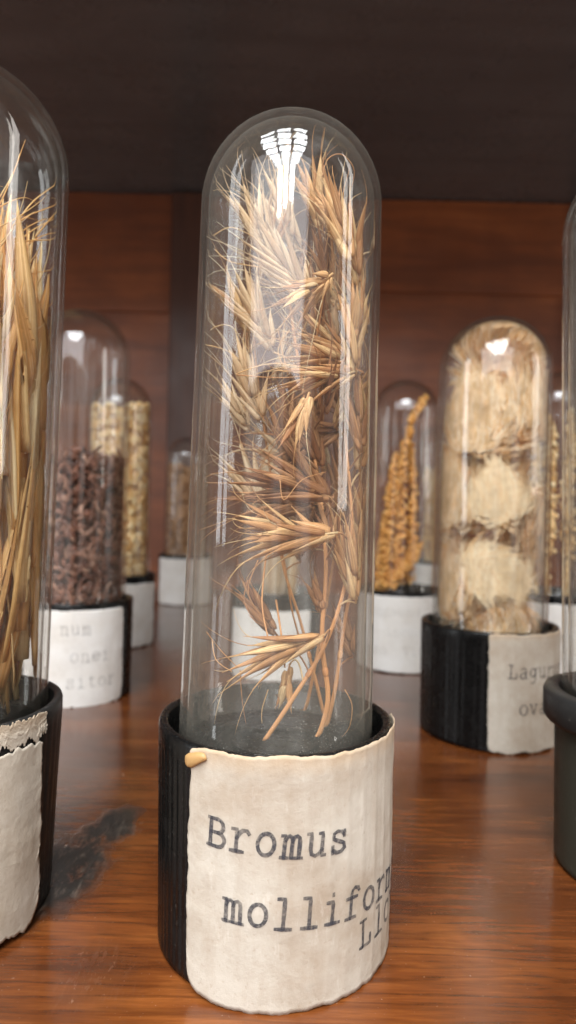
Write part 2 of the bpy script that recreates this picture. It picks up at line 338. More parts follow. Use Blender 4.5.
# ---------------------------------------------------------------- typewriter letters
def arc(cx, cy, rx, ry, a0, a1, n=12):
    return [(cx + rx * math.cos(R(a0 + (a1 - a0) * i / n)), cy + ry * math.sin(R(a0 + (a1 - a0) * i / n))) for i in range(n + 1)]
G = {
 'B': [[(.15, 0), (.15, 1.27)], [(0, 1.27)] + arc(.55, .96, .3, .31, 90, -90) + [(.15, .65)], [(.55, .65)] + arc(.58, .325, .36, .325, 90, -90) + [(0, 0)]],
 'r': [[(.05, 1), (.3, 1), (.3, 0)], [(.02, 0), (.66, 0)], [(.3, .6), (.42, .85), (.6, .99), (.8, 1), (.92, .86)]],
 'o': [arc(.5, .5, .42, .5, 0, 360, 20)],
 'm': [[(-.03, 1), (.12, 1), (.12, 0)], [(-.03, 0), (.26, 0)], [(.12, .75), (.2, .95), (.34, 1), (.47, .92), (.5, .75), (.5, 0)], [(.4, 0), (.63, 0)], [(.5, .75), (.58, .95), (.72, 1), (.85, .92), (.88, .75), (.88, 0)], [(.78, 0), (1.03, 0)]],
 'n': [[(.0, 1), (.2, 1), (.2, 0)], [(.02, 0), (.4, 0)], [(.2, .7), (.35, .95), (.55, 1), (.74, .9), (.8, .7), (.8, 0)], [(.62, 0), (.98, 0)]],
 'u': [[(0, 1), (.18, 1), (.18, .3), (.25, .07), (.45, 0), (.65, .08), (.8, .28)], [(.62, 1), (.8, 1), (.8, 0), (.98, 0)]],
 's': [[(.82, .8), (.66, .97), (.42, 1), (.2, .9), (.2, .66), (.5, .53), (.82, .42), (.87, .2), (.68, .03), (.4, 0), (.15, .14)], [(.15, .32), (.15, 0)], [(.84, 1), (.84, .74)]],
 'l': [[(.18, 1.38), (.5, 1.38), (.5, 0)], [(.12, 0), (.9, 0)]],
 'i': [[(.18, 1), (.5, 1), (.5, 0)], [(.12, 0), (.9, 0)], [(.5, 1.3), (.5, 1.38)]],
 'f': [[(.92, 1.22), (.84, 1.36), (.62, 1.4), (.46, 1.3), (.4, 1.1), (.4, 0)], [(.1, 0), (.76, 0)], [(.08, .96), (.8, .96)]],
 'L': [[(.03, 1.27), (.5, 1.27)], [(.26, 1.27), (.26, 0)], [(.03, 0), (.9, 0), (.9, .42)]],
 'a': [[(.2, .84), (.36, 1), (.58, 1), (.72, .85), (.72, .12), (.8, 0), (.97, .02)], [(.72, .56), (.42, .54), (.18, .42), (.12, .24), (.22, .05), (.42, 0), (.6, .08), (.72, .26)]],
 'g': [arc(.42, .6, .32, .4, 0, 360, 18), [(.95, 1), (.74, 1), (.74, -.15), (.66, -.36), (.45, -.43), (.2, -.38)]],
 'v': [[(-.02, 1), (.34, 1)], [(.16, 1), (.5, 0), (.84, 1)], [(.66, 1), (1.02, 1)]],
 't': [[(.38, 1.32), (.38, .2), (.48, .03), (.68, 0), (.88, .14)], [(.12, .97), (.82, .97)]],
 'e': [[(.1, .53), (.9, .53), (.86, .78), (.68, .97), (.45, 1), (.2, .85), (.09, .52), (.18, .18), (.42, 0), (.7, .03), (.9, .18)]],
 'w': [[(-.05, 1), (.25, 1)], [(.1, 1), (.28, 0), (.5, .8), (.72, 0), (.9, 1)], [(.75, 1), (1.05, 1)]],
 'h': [[(.0, 1.36), (.2, 1.36), (.2, 0)], [(.02, 0), (.4, 0)], [(.2, .7), (.35, .95), (.55, 1), (.74, .9), (.8, .7), (.8, 0)], [(.62, 0), (.98, 0)]],
 'd': [arc(.42, .5, .34, .5, 0, 360, 18), [(.55, 1.36), (.78, 1.36), (.78, 0), (.97, 0)]],
 'c': [[(.85, .75), (.78, .92), (.55, 1), (.28, .92), (.1, .6), (.12, .3), (.3, .05), (.55, 0), (.85, .17)], [(.85, 1), (.85, .7)]],
 'V': [[(-.03, 1.27), (.36, 1.27)], [(.14, 1.27), (.5, 0), (.86, 1.27)], [(.64, 1.27), (1.03, 1.27)]],
 'y': [[(-.02, 1), (.34, 1)], [(.14, 1), (.5, .05)], [(.86, 1), (.5, .05), (.36, -.36), (.1, -.4)], [(.66, 1), (1.02, 1)]],
}
def write(mb, text, u0, v0, surf, pitch=2.9, gw=2.25, xh=2.5, tilt=0.0, sw=.17, rise=None):
    """strokes as thin ribbons laid on surf(u mm along, v mm up, lift) """
    lift = .05; ct, st = math.cos(tilt), math.sin(tilt)
    for ci, ch in enumerate(text):
        if ch not in G: continue
        jx, jy, jr = random.uniform(-.08, .08), random.uniform(-.12, .12), random.uniform(-.03, .03)
        for stroke in G[ch]:
            pts = [Vector((ci * pitch + jx + x * gw - jr * y * xh, jy + y * xh)) for x, y in stroke]
            dn = [pts[0]]
            for a, b in zip(pts, pts[1:]):
                k = max(1, int((b - a).length / .3))
                dn += [a.lerp(b, (i + 1) / k) for i in range(k)]
            d0 = (dn[0] - dn[1]).normalized() * sw * .7; d1 = (dn[-1] - dn[-2]).normalized() * sw * .7
            closed = (dn[0] - dn[-1]).length < 1e-6
            if not closed: dn[0] = dn[0] + d0; dn[-1] = dn[-1] + d1
            vs = []; lift += .0022
            for i, p in enumerate(dn):
                a = dn[i - 1] if i > 0 else (dn[-2] if closed else dn[0])
                b = dn[i + 1] if i < len(dn) - 1 else (dn[1] if closed else dn[-1])
                t = (b - a).normalized(); nn = Vector((-t.y, t.x))
                w_ = sw * (1 + .22 * noise.noise(Vector((p.x * 2.1, p.y * 2.1, ci * 1.3)))) * (.75 if i in (0, len(dn) - 1) and not closed else 1)
                for s_ in (-1, 1):
                    q = p + nn * w_ * s_
                    vs.append(surf(u0 + q.x * ct - q.y * st, v0 + q.x * st + q.y * ct, lift))
            mb.add(vs, [(2 * i, 2 * i + 2, 2 * i + 3, 2 * i + 1) for i in range(len(dn) - 1)])

# ---------------------------------------------------------------- vials
def cap_mesh(r, h, ribs, ri, taper=0.0, flange=0, floor_z=None, rib_d=.09):
    m = MB(); n = ribs * 6 if ribs else 96
    fz = floor_z if floor_z is not None else h - 5
    prof = [(0, 0.0, 0), (r - taper - .5, 0.0, 0), (r - taper, .5, 0), (r - taper * .98, 1.2, 1)]
    if flange:
        prof += [(r - .1, h - 5.6, 0), (r + flange - .4, h - 5.2, 0), (r + flange, h - 4.6, 0), (r + flange, h - .9, 0), (r + flange - .3, h - .25, 0), (r + flange - .9, h, 0)]
    else:
        prof += [(r - taper * .5, h * .5, 1), (r - .02, h - 2.8, 1), (r, h - 2.2, 0), (r, h - .5, 0), (r - .15, h - .12, 0), (r - .5, h, 0)]
    prof += [(ri + .35, h, 0), (ri + .1, h - .12, 0), (ri, h - .5, 0), (ri - .1, fz, 0), (ri - .5, fz, 0)]
    # concentric rings moulded in the floor
    for rr in (9.6, 7.6, 5.6):
        if rr < ri - 1: prof += [(rr + .6, fz, 0), (rr + .4, fz + .55, 0), (rr - .1, fz + .55, 0), (rr - .3, fz, 0)]
    prof += [(0, fz, 0)]
    vs = []; 
    for rr, z, rb in prof:
        for k in range(n):
            t = 2 * math.pi * k / n
            q = rr - (rib_d * (1 if (k % 6) in (4, 5) else (.35 if (k % 6) in (3, 0) else 0)) if rb and ribs else 0)
            vs.append((q * math.cos(t), q * math.sin(t), z))
    m.add(vs, [(i * n + k, i * n + (k + 1) % n, (i + 1) * n + (k + 1) % n, (i + 1) * n + k) for i in range(len(prof) - 1) for k in range(n)])
    return m
def tube_mesh(rb, rt, z0, apex, t=1.0, n=96, squash=1.0):
    zc = apex - rt * squash; m = MB()
    out = [(rb, z0)] + [(rb + (rt - rb) * k / 8, z0 + (zc - z0) * k / 8) for k in range(1, 9)]
    out += [(rt * math.cos(R(a)), zc + rt * squash * math.sin(R(a))) for a in range(6, 90, 6)] + [(0.0, apex)]
    ri_b, ri_t = rb - t, rt - t
    inn = [(ri_b, z0)] + [(ri_b + (ri_t - ri_b) * k / 8, z0 + (zc - z0) * k / 8) for k in range(1, 9)]
    inn += [(ri_t * math.cos(R(a)), zc + (rt * squash - t) * math.sin(R(a))) for a in range(6, 90, 6)] + [(0.0, apex - t)]
    prof = out[::-1] + [(rb - .15, z0 - .15), (ri_b + .15, z0 - .15)] + inn
    m.lathe(prof, n); return m

def label_mesh(r, th0, th1, z0, z1, face, seed, topr=.35, botr=.5, bulge=.15, corner=2.0, ribs=0, thick=.09, sider=.35, topfun=None, botfun=None):
    """paper wrapped on a cap; th in degrees from the direction `face`, increasing to the right as seen"""
    nu, nv = 150, 60
    def nz(a, b): return noise.noise(Vector((a, b, seed))) + .5 * noise.noise(Vector((a * 2.7, b * 2.7, seed + 9))) + .35 * noise.noise(Vector((a * 7, b * 7, seed + 19)))
    W = R(th1 - th0) * r
    def lift(u, v):
        e = min(u, 1 - u) * W
        e2 = min(v, 1 - v) * (z1 - z0)
        b = .12 + bulge * (.5 + .5 * nz(u * 3.2, v * 2.4)) + .10 * max(0, nz(u * 6 + 5, v * 5))
        if ribs: b += .09 * max(0, math.sin(u * W * ribs + nz(v * 2, 3) * .6)) * min(1, max(0, (u - .3) * 3)) * (.6 + .6 * nz(u * 4, v * 3 + 7))
        b += .16 * max(0, 1 - min(e, e2 + .6) / 1.2) ** 2 * (.4 + nz(u * 8 + 3, v * 8))
        return b
    def pos(u, v, l):
        th = face + R(th0 + (th1 - th0) * u)
        rr = r + l
        return Vector((rr * math.sin(th), -rr * math.cos(th), z0 + (z1 - z0) * v))
    m = MB(); uvs = []; top = []; bot = []
    for j in range(nv + 1):
        for i in range(nu + 1):
            u, v = i / nu, j / nv
            # side wobble and rounded lower corners
            uu = u + (sider / W) * nz(v * 6, 1.5 if u < .5 else 8.5) * (abs(u - .5) * 2) ** 6
            zt = 1 + topr / (z1 - z0) * (nz(u * 8, 20) + .45 * nz(u * 31, 25))
            zb = botr / (z1 - z0) * (nz(u * 7, 40) + .45 * nz(u * 34, 45))
            e = min(u, 1 - u) * W
            if e < corner: zb += (corner - math.sqrt(max(0, corner ** 2 - (corner - e) ** 2))) / (z1 - z0); zt -= .25 * (corner - math.sqrt(max(0, corner ** 2 - (corner - e) ** 2))) / (z1 - z0)
            if topfun: zt += topfun(u) / (z1 - z0)
            if botfun: zb += botfun(u) / (z1 - z0)
            vv = zb + (zt - zb) * v
            l = lift(u, v)
            top.append(pos(uu, vv, l + thick)); bot.append(pos(uu, vv, l))
    n = len(top); w_ = nu + 1
    vs = top + bot; fs = []
    for j in range(nv):
        for i in range(nu):
            a = j * w_ + i; fs.append((a, a + 1, a + w_ + 1, a + w_)); fs.append((n + a, n + a + w_, n + a + w_ + 1, n + a + 1))
    for i in range(nu):
        a = i; fs.append((a, n + a, n + a + 1, a + 1)); a = nv * w_ + i; fs.append((a, a + 1, n + a + 1, n + a))
    for j in range(nv):
        a = j * w_; fs.append((a, a + w_, n + a + w_, n + a)); a = j * w_ + nu; fs.append((a, n + a, n + a + w_, a + w_))
    m.add(vs, fs)
    def surf(umm, vmm, l):   # mm from label's left edge, mm above shelf
        u = umm / W; v = (vmm - z0) / (z1 - z0)
        return pos(u, v, lift(u, v) + thick + l)
    return m, surf

def vial(loc, label, r=16, h=29, ri=None, tr=(13, 12.4), apex=110, ribs=48, taper=.3, flange=0, capm=None, glassm=None, lean=(0, 0), floor_z=None,
         lab=None, texts=(), inkm=None, paperm=None, seed=1.0, squash=1.0, group='specimen vials on the shelf', thick=1.0):
    X, Y = loc; root = thing('specimen_vial', (X, Y, .05), label, 'specimen vial', group)
    ri = ri or r - 1.7; fz = floor_z if floor_z is not None else h - 6
    cap = cap_mesh(r, h, ribs, ri, taper, flange, fz).build('cap', capm or M_cap, root, recalc=True)
    es = cap.modifiers.new('edges', 'EDGE_SPLIT'); es.split_angle = R(50)
    tm = tube_mesh(tr[0], tr[1], fz + .9, apex, thick, squash=squash)
    for p in tm.v:
        k = p.z - fz; p.x += math.tan(R(lean[0])) * k; p.y += math.tan(R(lean[1])) * k
    tm.build('glass_tube', glassm or M_glass_b, root, recalc=True)
    if lab:
        # direction from vial to camera
        face = math.atan2(-X, Y) if False else math.atan2(X, Y) * -1
        th0, th1, z0, z1 = lab[:4]; kw = lab[4] if len(lab) > 4 else {}
        lm, surf = label_mesh(r + (0 if not flange else 0), th0, th1, z0, z1, face, seed, **kw)
        lo = lm.build('paper_label', paperm or M_paper, root)
        if texts:
            tb = MB()
            for t in texts: write(tb, t[0], t[1], t[2], surf, **(t[3] if len(t) > 3 else {}))
            tb.build('lettering', inkm or M_ink, lo, smooth=False)
    return root

def inside(c, r, zc=None, zlo=27.5, lean=(0, 0), fz=23):
    """keeps plant parts within a tube of inner radius r whose dome starts at zc"""
    def f(p):
        ox = c[0] + math.tan(R(lean[0])) * (p.z - fz); oy = c[1] + math.tan(R(lean[1])) * (p.z - fz)
        dx, dy = p.x - ox, p.y - oy; lim = r
        if zc and p.z > zc:
            dz = p.z - zc; q = math.sqrt(dx * dx + dy * dy + dz * dz)
            if q > r: k = r / q; return Vector((ox + dx * k, oy + dy * k, zc + dz * k))
            return p
        q = math.hypot(dx, dy)
        if q > lim: dx *= lim / q; dy *= lim / q
        return Vector((ox + dx, oy + dy, max(p.z, zlo)))
    return f
def fit(mb, f):
    mb.v = [f(p) for p in mb.v]; return mb

# main vial --------------------------------------------------------------------
MX, MY = -1.0, 89.0; MLEAN = (.35, 1.2)
main = vial((MX, MY), 'largest vial in the middle, its cream label typed Bromus molliformis', 16, 29.3, 14.7, (13.3, 12.6), 112.4, 76, .5, 0,
     M_cap, M_glass, MLEAN, 25.2, (-38, 97, .2, 29.5, dict(ribs=2.6, topr=.28, botr=.4, bulge=.08, corner=3.2)),
     [('Bromus', 2.9, 18.7, dict(tilt=R(-3.5), sw=.24)), ('molliformis', 5.1, 10.3, dict(tilt=R(-3.0), sw=.24)), ('Lloyd', 22.2, 5.0, dict(tilt=R(-1), sw=.22))], M_ink, M_paper, 3.3)
# little dried drip of glue at the label's top left corner
gm = MB(); 
import bmesh
bm = bmesh.new(); bmesh.ops.create_icosphere(bm, subdivisions=3, radius=1)
a = R(-33.5)
for v in bm.verts:
    q = v.co.copy(); k = 1 + .2 * noise.noise(q * 1.5)
    u = q.x * 1.75 * k + .15 * q.z; zz = q.z * .85 * k * (1 - .45 * q.x) + .30 * q.x + .2 * math.sin(q.x * 3); th = a + u / 16.5
    rr = 16.5 + q.y * .38
    v.co = Vector((rr * math.sin(th), -rr * math.cos(th), 28.1 + zz))
gm.add([v.co.copy() for v in bm.verts], [[v.index for v in f.verts] for f in bm.faces]); bm.free()
gm.build('glue_drip', M_glue, main)

# ---------------------------------------------------------------- the brome grass in the middle vial
fm = inside((MX, MY), 11.75, 99.4, 27.4, MLEAN, 25.2)
def bez(a, b, c, n=8): return [a * (1 - t) ** 2 + b * 2 * t * (1 - t) + c * t * t for t in [i / n for i in range(n + 1)]]
def rv(s=1.0): return Vector((random.gauss(0, s), random.gauss(0, s), random.gauss(0, s)))
def lemma(mb, p, d, nrm, L, W, bend, awn, hairs=10, awnbend=None):
    d = d.normalized(); n = 8
    side = d.cross(nrm).normalized()
    pts = [p + d * (L * t) + bend * (L * t * t) for t in [i / n for i in range(n + 1)]]
    rad = [max(.03, W * .5 * (math.sin(math.pi * (min(1, (t + .06)) ** .62))) ** .9 if t < .97 else .04) for t in [i / n for i in range(n + 1)]]
    mb.tube(pts, rad, 6, .42, nrm)
    e = (pts[-1] - pts[-2]).normalized()
    if awn:
        ab = awnbend if awnbend else rv(.25)
        ap = [pts[-2] + e * (awn * t) + ab * (awn * t * t) for t in [i / 6 for i in range(7)]]
        mb.tube(ap, [.085 * (1 - .75 * i / 6) for i in range(7)], 3)
    for _ in range(hairs):
        t = random.uniform(.1, .9); i = int(t * n); q = pts[i].lerp(pts[i + 1], t * n - i)
        s = random.choice((-1, 1)); dd = (e * .8 + side * s * .7 + rv(.25)).normalized()
        q = q + side * s * rad[i] * .8 + nrm * random.uniform(-.1, .25) * W
        mb.tube([q, q + dd * random.uniform(.35, .8)], [.022, .008], 3)
def spikelet(parent, base, tip, mat, N=9, awn=7, W=1.7, spread=24, nrm=None, hairs=9, seed=None, droop=0.0, link=True):
    base, tip = Vector(base), Vector(tip); ax = tip - base; L = ax.length; d = ax.normalized()
    view = (base - Vector((0, 0, CAMZ))).normalized() if nrm is None else nrm
    view = (-view + rv(.28)).normalized(); view = (view - d * view.dot(d)).normalized()
    s = d.cross(view); mb = MB()
    lem = min(9.5, L * .62)
    rach = L - lem
    bendv = Vector((0, 0, -droop))
    N = int(N * 1.35)
    for k in range(N):
        f = k / max(1, N - 1); sd = 1 if k % 2 else -1
        an = R(spread * .95 * (1 - .75 * f) + random.uniform(-8, 8))
        dd = d * math.cos(an) + s * (sd * math.sin(an)) + view * random.uniform(-.25, .35)
        p = base + d * (rach * f) + s * sd * .3 + view * random.uniform(-.4, .6)
        lemma(mb, p, dd, (view + s * sd * random.uniform(.1, .7)).normalized(), lem * random.uniform(.85, 1.08) * (.7 if k < 2 else 1), W * .66 * random.uniform(.75, 1.15), s * sd * .05 + bendv * f + rv(.04), awn * random.uniform(.35, 1.05) if k > 1 else 0, hairs, s * sd * random.uniform(.0, .45) + rv(.22) + bendv)
    mb.tube([base - d * .5, base + d * rach], .16, 5)
    if link and STEMS:
        cand = [q for st in STEMS for q in st if q.z < base.z - 1.0 and q.z < 96]
        if cand:
            q = min(cand, key=lambda c: (c - base).length + abs((base.z - c.z) - 7) * .4)
            mb.tube(bez(q, q.lerp(base, .5) + Vector((0, 0, 2)) - d * 1.5, base - d * .4, 10), [.13] * 10 + [.15], 5)
    fit(mb, fm)
    return mb.build('spikelet', mat, parent, origin=None)
brome = thing('dried_grass', (0, 0, 0), 'dried brome grass with tan awned spikelets on reddish stems, standing in the middle tube', 'dried grass')
STEMS = []
def stem(px, r0, r1, mat=M_stem, name='stem'):
    pts = [P(*q) for q in px]; 
    # smooth polyline
    out = []
    for i in range(len(pts) - 1):
        p0 = pts[max(i - 1, 0)]; p1 = pts[i]; p2 = pts[i + 1]; p3 = pts[min(i + 2, len(pts) - 1)]
        for k in range(6):
            t = k / 6
            out.append(.5 * ((2 * p1) + (p2 - p0) * t + (2 * p0 - 5 * p1 + 4 * p2 - p3) * t * t + (3 * p1 - p0 - 3 * p2 + p3) * t ** 3))
    out.append(pts[-1]); m = len(out); mb = MB()
    if name == 'stem': STEMS.append(out)
    if name == 'stem': r0 *= .75; r1 *= .85
    mb.tube(out, [(r0 + (r1 - r0) * i / (m - 1)) * (1 + .12 * noise.noise(Vector((i * .7, r0 * 9, 0)))) for i in range(m)], 8)
    # leaf nodes
    for i in range(9, m - 4, 13):
        d = (out[i + 1] - out[i]).normalized(); rr = r0 + (r1 - r0) * i / m
        mb.tube([out[i] - d * .7, out[i] - d * .3, out[i] + d * .3, out[i] + d * .7], [rr * .9, rr * 1.35, rr * 1.35, rr * .9], 8)
    fit(mb, fm); return mb.build(name, mat, brome)
stem([(264, 742, 84), (292, 700, 84), (325, 645, 86), (345, 585, 87), (352, 520, 88), (345, 420, 90), (352, 330, 91), (345, 230, 91)], .42, .2)
stem([(316, 744, 86), (328, 700, 86), (322, 640, 87), (326, 560, 88), (318, 480, 89), (305, 400, 90), (292, 320, 91), (286, 250, 92)], .5, .2)
stem([(322, 746, 90), (335, 690, 90), (345, 620, 91), (356, 560, 91), (360, 460, 92), (356, 360, 93)], .4, .2)
stem([(330, 742, 94), (318, 690, 94), (300, 620, 95), (282, 560, 96), (270, 470, 96), (258, 380, 96), (250, 300, 96)], .35, .15)
stem([(300, 740, 97), (318, 650, 97), (333, 560, 97), (340, 470, 97), (330, 370, 97)], .35, .15)
for ped in ([(325, 640, 87), (316, 634, 84), (300, 640, 82)], [(326, 560, 88), (335, 540, 84), (330, 532, 81)], [(276, 600, 88), (282, 640, 85), (285, 668, 84)],
            [(356, 380, 91), (364, 372, 84), (360, 368, 82)], [(305, 400, 90), (318, 330, 85), (326, 280, 82)], [(268, 540, 90), (262, 600, 86), (268, 638, 84)],
            [(300, 640, 95), (292, 610, 93), (284, 560, 92), (276, 540, 90)]):
    stem(ped, .14, .1, M_stem, 'pedicel')
# (base px, tip px, depth base, depth tip, material, N, awn, W, spread, droop)
S = [
 ((334, 533), (232, 546), 79.5, 78.5, 'g', 10, 6, 1.9, 17, .12),
 ((322, 538), (222, 512), 83, 80, 'g', 8, 6, 1.7, 14, .0),
 ((322, 636), (222, 676), 82, 80, 'g', 9, 6, 1.8, 14, .05),
 ((289, 668), (281, 714), 84, 84, 'g', 5, 0, 1.9, 6, 0),
 ((276, 634), (234, 574), 86, 86, 'd', 6, 5, 1.8, 12, 0),
 ((330, 497), (222, 466), 84, 82, 'd', 10, 8, 1.8, 18, .1),
 ((318, 505), (214, 500), 88, 86, 'd', 9, 7, 1.8, 16, .1),
 ((330, 500), (262, 432), 88, 87, 'd', 9, 7, 1.8, 18, 0),
 ((354, 372), (268, 388), 83, 80, 'g', 10, 8, 1.7, 20, .12),
 ((354, 362), (278, 350), 85, 82, 'g', 9, 9, 1.6, 20, .0),
 ((352, 356), (290, 318), 86, 84, 'g', 8, 8, 1.6, 18, .0),
 ((326, 282), (266, 320), 79, 78, 'g', 8, 6, 1.4, 26, .05),
 ((330, 276), (300, 300), 79, 78, 'g', 5, 9, 1.2, 40, .0),
 ((308, 396), (288, 450), 79, 79, 'g', 6, 8, 1.7, 12, .1),
 ((352, 262), (324, 176), 83, 83, 'g', 9, 5, 1.8, 14, 0),
 ((358, 285), (345, 196), 85, 85, 'g', 9, 4, 1.8, 12, 0),
 ((356, 372), (356, 262), 83, 83, 'g', 9, 4, 1.8, 11, 0),
 ((362, 450), (350, 360), 85, 85, 'd', 8, 6, 1.7, 14, 0),
 ((360, 470), (366, 385), 88, 88, 'g', 8, 6, 1.7, 12, 0),
 ((356, 596), (332, 520), 84, 84, 'g', 8, 6, 1.6, 15, 0),
 ((356, 600), (364, 505), 83, 84, 'g', 8, 5, 1.7, 10, 0),
 ((322, 612), (308, 572), 86, 86, 'd', 5, 4, 1.6, 9, 0),
 ((322, 470), (300, 400), 88, 88, 'd', 8, 6, 1.7, 18, 0),
 ((292, 470), (276, 376), 91, 91, 'd', 8, 6, 1.7, 16, 0),
 ((300, 340), (288, 230), 92, 92, 'd', 9, 6, 1.8, 14, 0),
 ((310, 300), (246, 216), 86, 85, 'p', 9, 9, 1.6, 20, 0),
 ((262, 420), (228, 330), 88, 86, 'p', 9, 8, 1.7, 18, 0),
 ((272, 350), (232, 262), 88, 87, 'p', 9, 8, 1.7, 18, 0),
 ((250, 330), (214, 270), 90, 90, 'g', 7, 7, 1.6, 16, 0),
 ((268, 262), (238, 178), 90, 89, 'p', 8, 9, 1.7, 18, 0),
 ((290, 240), (272, 150), 90, 90, 'p', 8, 7, 1.7, 16, 0),
 ((322, 230), (306, 150), 90, 90, 'g', 8, 7, 1.7, 16, 0),
 ((250, 430), (216, 372), 92, 92, 'p', 8, 9, 1.6, 20, 0),
 ((336, 340), (310, 250), 92, 92, 'p', 9, 8, 1.7, 20, 0),
 ((300, 300), (250, 270), 90, 88, 'p', 7, 10, 1.4, 24, 0),
 ((270, 520), (226, 440), 93, 93, 'p', 8, 8, 1.7, 18, 0),
 ((340, 410), (322, 330), 94, 94, 'd', 8, 6, 1.7, 18, 0),
 ((300, 560), (290, 470), 96, 96, 'd', 8, 6, 1.8, 16, 0),
 ((345, 520), (338, 430), 93, 93, 'd', 8, 6, 1.8, 16, 0),
 ((366, 330), (340, 250), 87, 87, 'g', 8, 6, 1.7, 18, 0),
 ((340, 240), (314, 168), 87, 87, 'g', 8, 6, 1.7, 16, 0),
 ((344, 430), (262, 452), 90, 88, 'd', 9, 7, 1.7, 18, 0),
 ((366, 420), (330, 350), 90, 90, 'g', 8, 6, 1.6, 16, 0),
 ((340, 560), (322, 490), 88, 88, 'd', 8, 6, 1.6, 14, 0),
 ((310, 470), (240, 430), 92, 90, 'p', 8, 8, 1.6, 20, 0),
 ((300, 250), (262, 190), 93, 93, 'p', 8, 8, 1.6, 20, 0),
 ((300, 330), (284, 236), 94, 94, 'd', 9, 5, 1.7, 14, 0),
 ((304, 400), (290, 310), 95, 95, 'd', 9, 5, 1.7, 14, 0),
 ((298, 450), (284, 370), 95, 95, 'd', 9, 5, 1.7, 14, 0),
 ((312, 480), (306, 400), 94, 94, 'd', 9, 5, 1.7, 14, 0),
 ((364, 560), (358, 470), 90, 90, 'g', 9, 5, 1.6, 12, 0),
 ((352, 655), (336, 600), 92, 92, 'd', 6, 5, 1.5, 12, 0),
]
MT = {'g': M_brome, 'd': M_bromedark, 'p': M_bromepale}
for b, t, yb, yt, mt, N, aw, W, sp, dr in S:
    spikelet(brome, P(*b, yb + 1.3), P(*t, yt + 1.3), MT[mt], N, aw, W, sp, None, 9, None, dr)
random.seed(77)
for k in range(20):                       # slender side spikelets along the stems
    st = STEMS[k % len(STEMS)]; q = st[int(len(st) * random.uniform(.38, .98))]
    a_ = random.uniform(0, 6.283); off = Vector((math.cos(a_) * 3.2, math.sin(a_) * 2.4 - 1, random.uniform(2, 6)))
    b = q + off; dd = Vector((off.x * .16, off.y * .12, 1.0)) + rv(.16)
    spikelet(brome, b, b + dd.normalized() * random.uniform(9, 13), (M_brome, M_bromedark, M_bromepale, M_bromedark)[k % 4], 6, random.uniform(4, 8), 1.25, 12, None, 8)
# long loose awns that curl through the tube
aw = MB()
for q in ([(236, 374, 80), (270, 364, 78.6), (306, 368, 78.6), (340, 376, 80)], [(236, 375, 80), (280, 378, 78.5), (320, 374, 79), (350, 368, 80)],
          [(248, 580, 79), (244, 600, 79), (254, 620, 78.6), (268, 628, 79)], [(258, 560, 79), (248, 590, 78.5), (258, 612, 78.5), (270, 620, 79)],
          [(206, 632, 82), (220, 650, 80), (238, 668, 80)], [(280, 480, 79), (284, 500, 78.6), (302, 480, 79), (326, 472, 80)], [(212, 640, 83), (216, 660, 81), (232, 672, 80)],
          [(322, 178, 84), (328, 160, 84), (342, 156, 84), (354, 172, 84), (348, 200, 85)], [(278, 330, 80), (282, 350, 80), (288, 376, 80)], [(290, 330, 80), (278, 350, 80), (286, 372, 80)],
          [(208, 330, 84), (230, 326, 82), (250, 352, 82)], [(206, 345, 86), (225, 350, 84), (240, 360, 83)], [(240, 670, 84), (242, 700, 84), (246, 725, 85)], [(268, 690, 85), (262, 710, 85), (262, 724, 85)],
          [(345, 690, 86), (352, 705, 85), (350, 726, 85), (342, 738, 86)], [(215, 250, 88), (230, 262, 86), (262, 268, 84)], [(214, 236, 88), (232, 228, 86), (258, 240, 84)]):
    pts = [P(*p) for p in q]; out = []
    for i in range(len(pts) - 1):
        p0 = pts[max(i - 1, 0)]; p1 = pts[i]; p2 = pts[i + 1]; p3 = pts[min(i + 2, len(pts) - 1)]
        for k in range(5):
            t = k / 5; out.append(.5 * ((2 * p1) + (p2 - p0) * t + (2 * p0 - 5 * p1 + 4 * p2 - p3) * t * t + (3 * p1 - p0 - 3 * p2 + p3) * t ** 3))
    out.append(pts[-1]); aw.tube(out, [.09 - .05 * i / len(out) for i in range(len(out))], 4)
fit(aw, fm); aw.build('loose_awns', M_brome, brome)

# ---------------------------------------------------------------- near left vial with straw husks
AX, AY = -48.9, 92.0; ALEAN = (1.0, .5)
av = vial((AX, AY), 'near vial cut off by the left edge, cream label torn along its top', 16.2, 29, 14.9, (14.0, 13.9), 120, 56, 1.1, 0, M_capgrey, M_glass_b, ALEAN, 24,
     (-60, 47, .8, 25.5, dict(topr=.8, botr=.8, bulge=.15, corner=3.5, botfun=lambda u: 0.0)), (), None, M_paper_l, 11.0)
f2 = math.atan2(AX, AY) * -1
for k, (t0, t1, z0, z1) in enumerate(((18, 50, 25.9, 29.0), (-30, 14, 26.4, 29.3))):
    lm, _ = label_mesh(16.2, t0, t1, z0, z1, f2, 20.0 + k, topr=.5, botr=1.1, bulge=.1, corner=.8)
    lm.build('torn_scrap', M_torn if k else M_paper_l, av)
def blade(mb, pts, wd, flat=.12, nrm=None, n=6):
    m = len(pts)
    mb.tube(pts, [max(.03, wd * .5 * math.sin(math.pi * min(1, .12 + .88 * i / (m - 1)) ** .8) if i < m - 1 else .03) for i in range(m)], n, flat, nrm)
straw = thing('dried_straw', (0, 0, 0), 'bundle of long golden straw husks and curling hairs inside the near left tube', 'dried grass')
fa = inside((AX, AY), 12.3, 105, 26, ALEAN, 24)
random.seed(21)
mb = MB(); hb = MB()
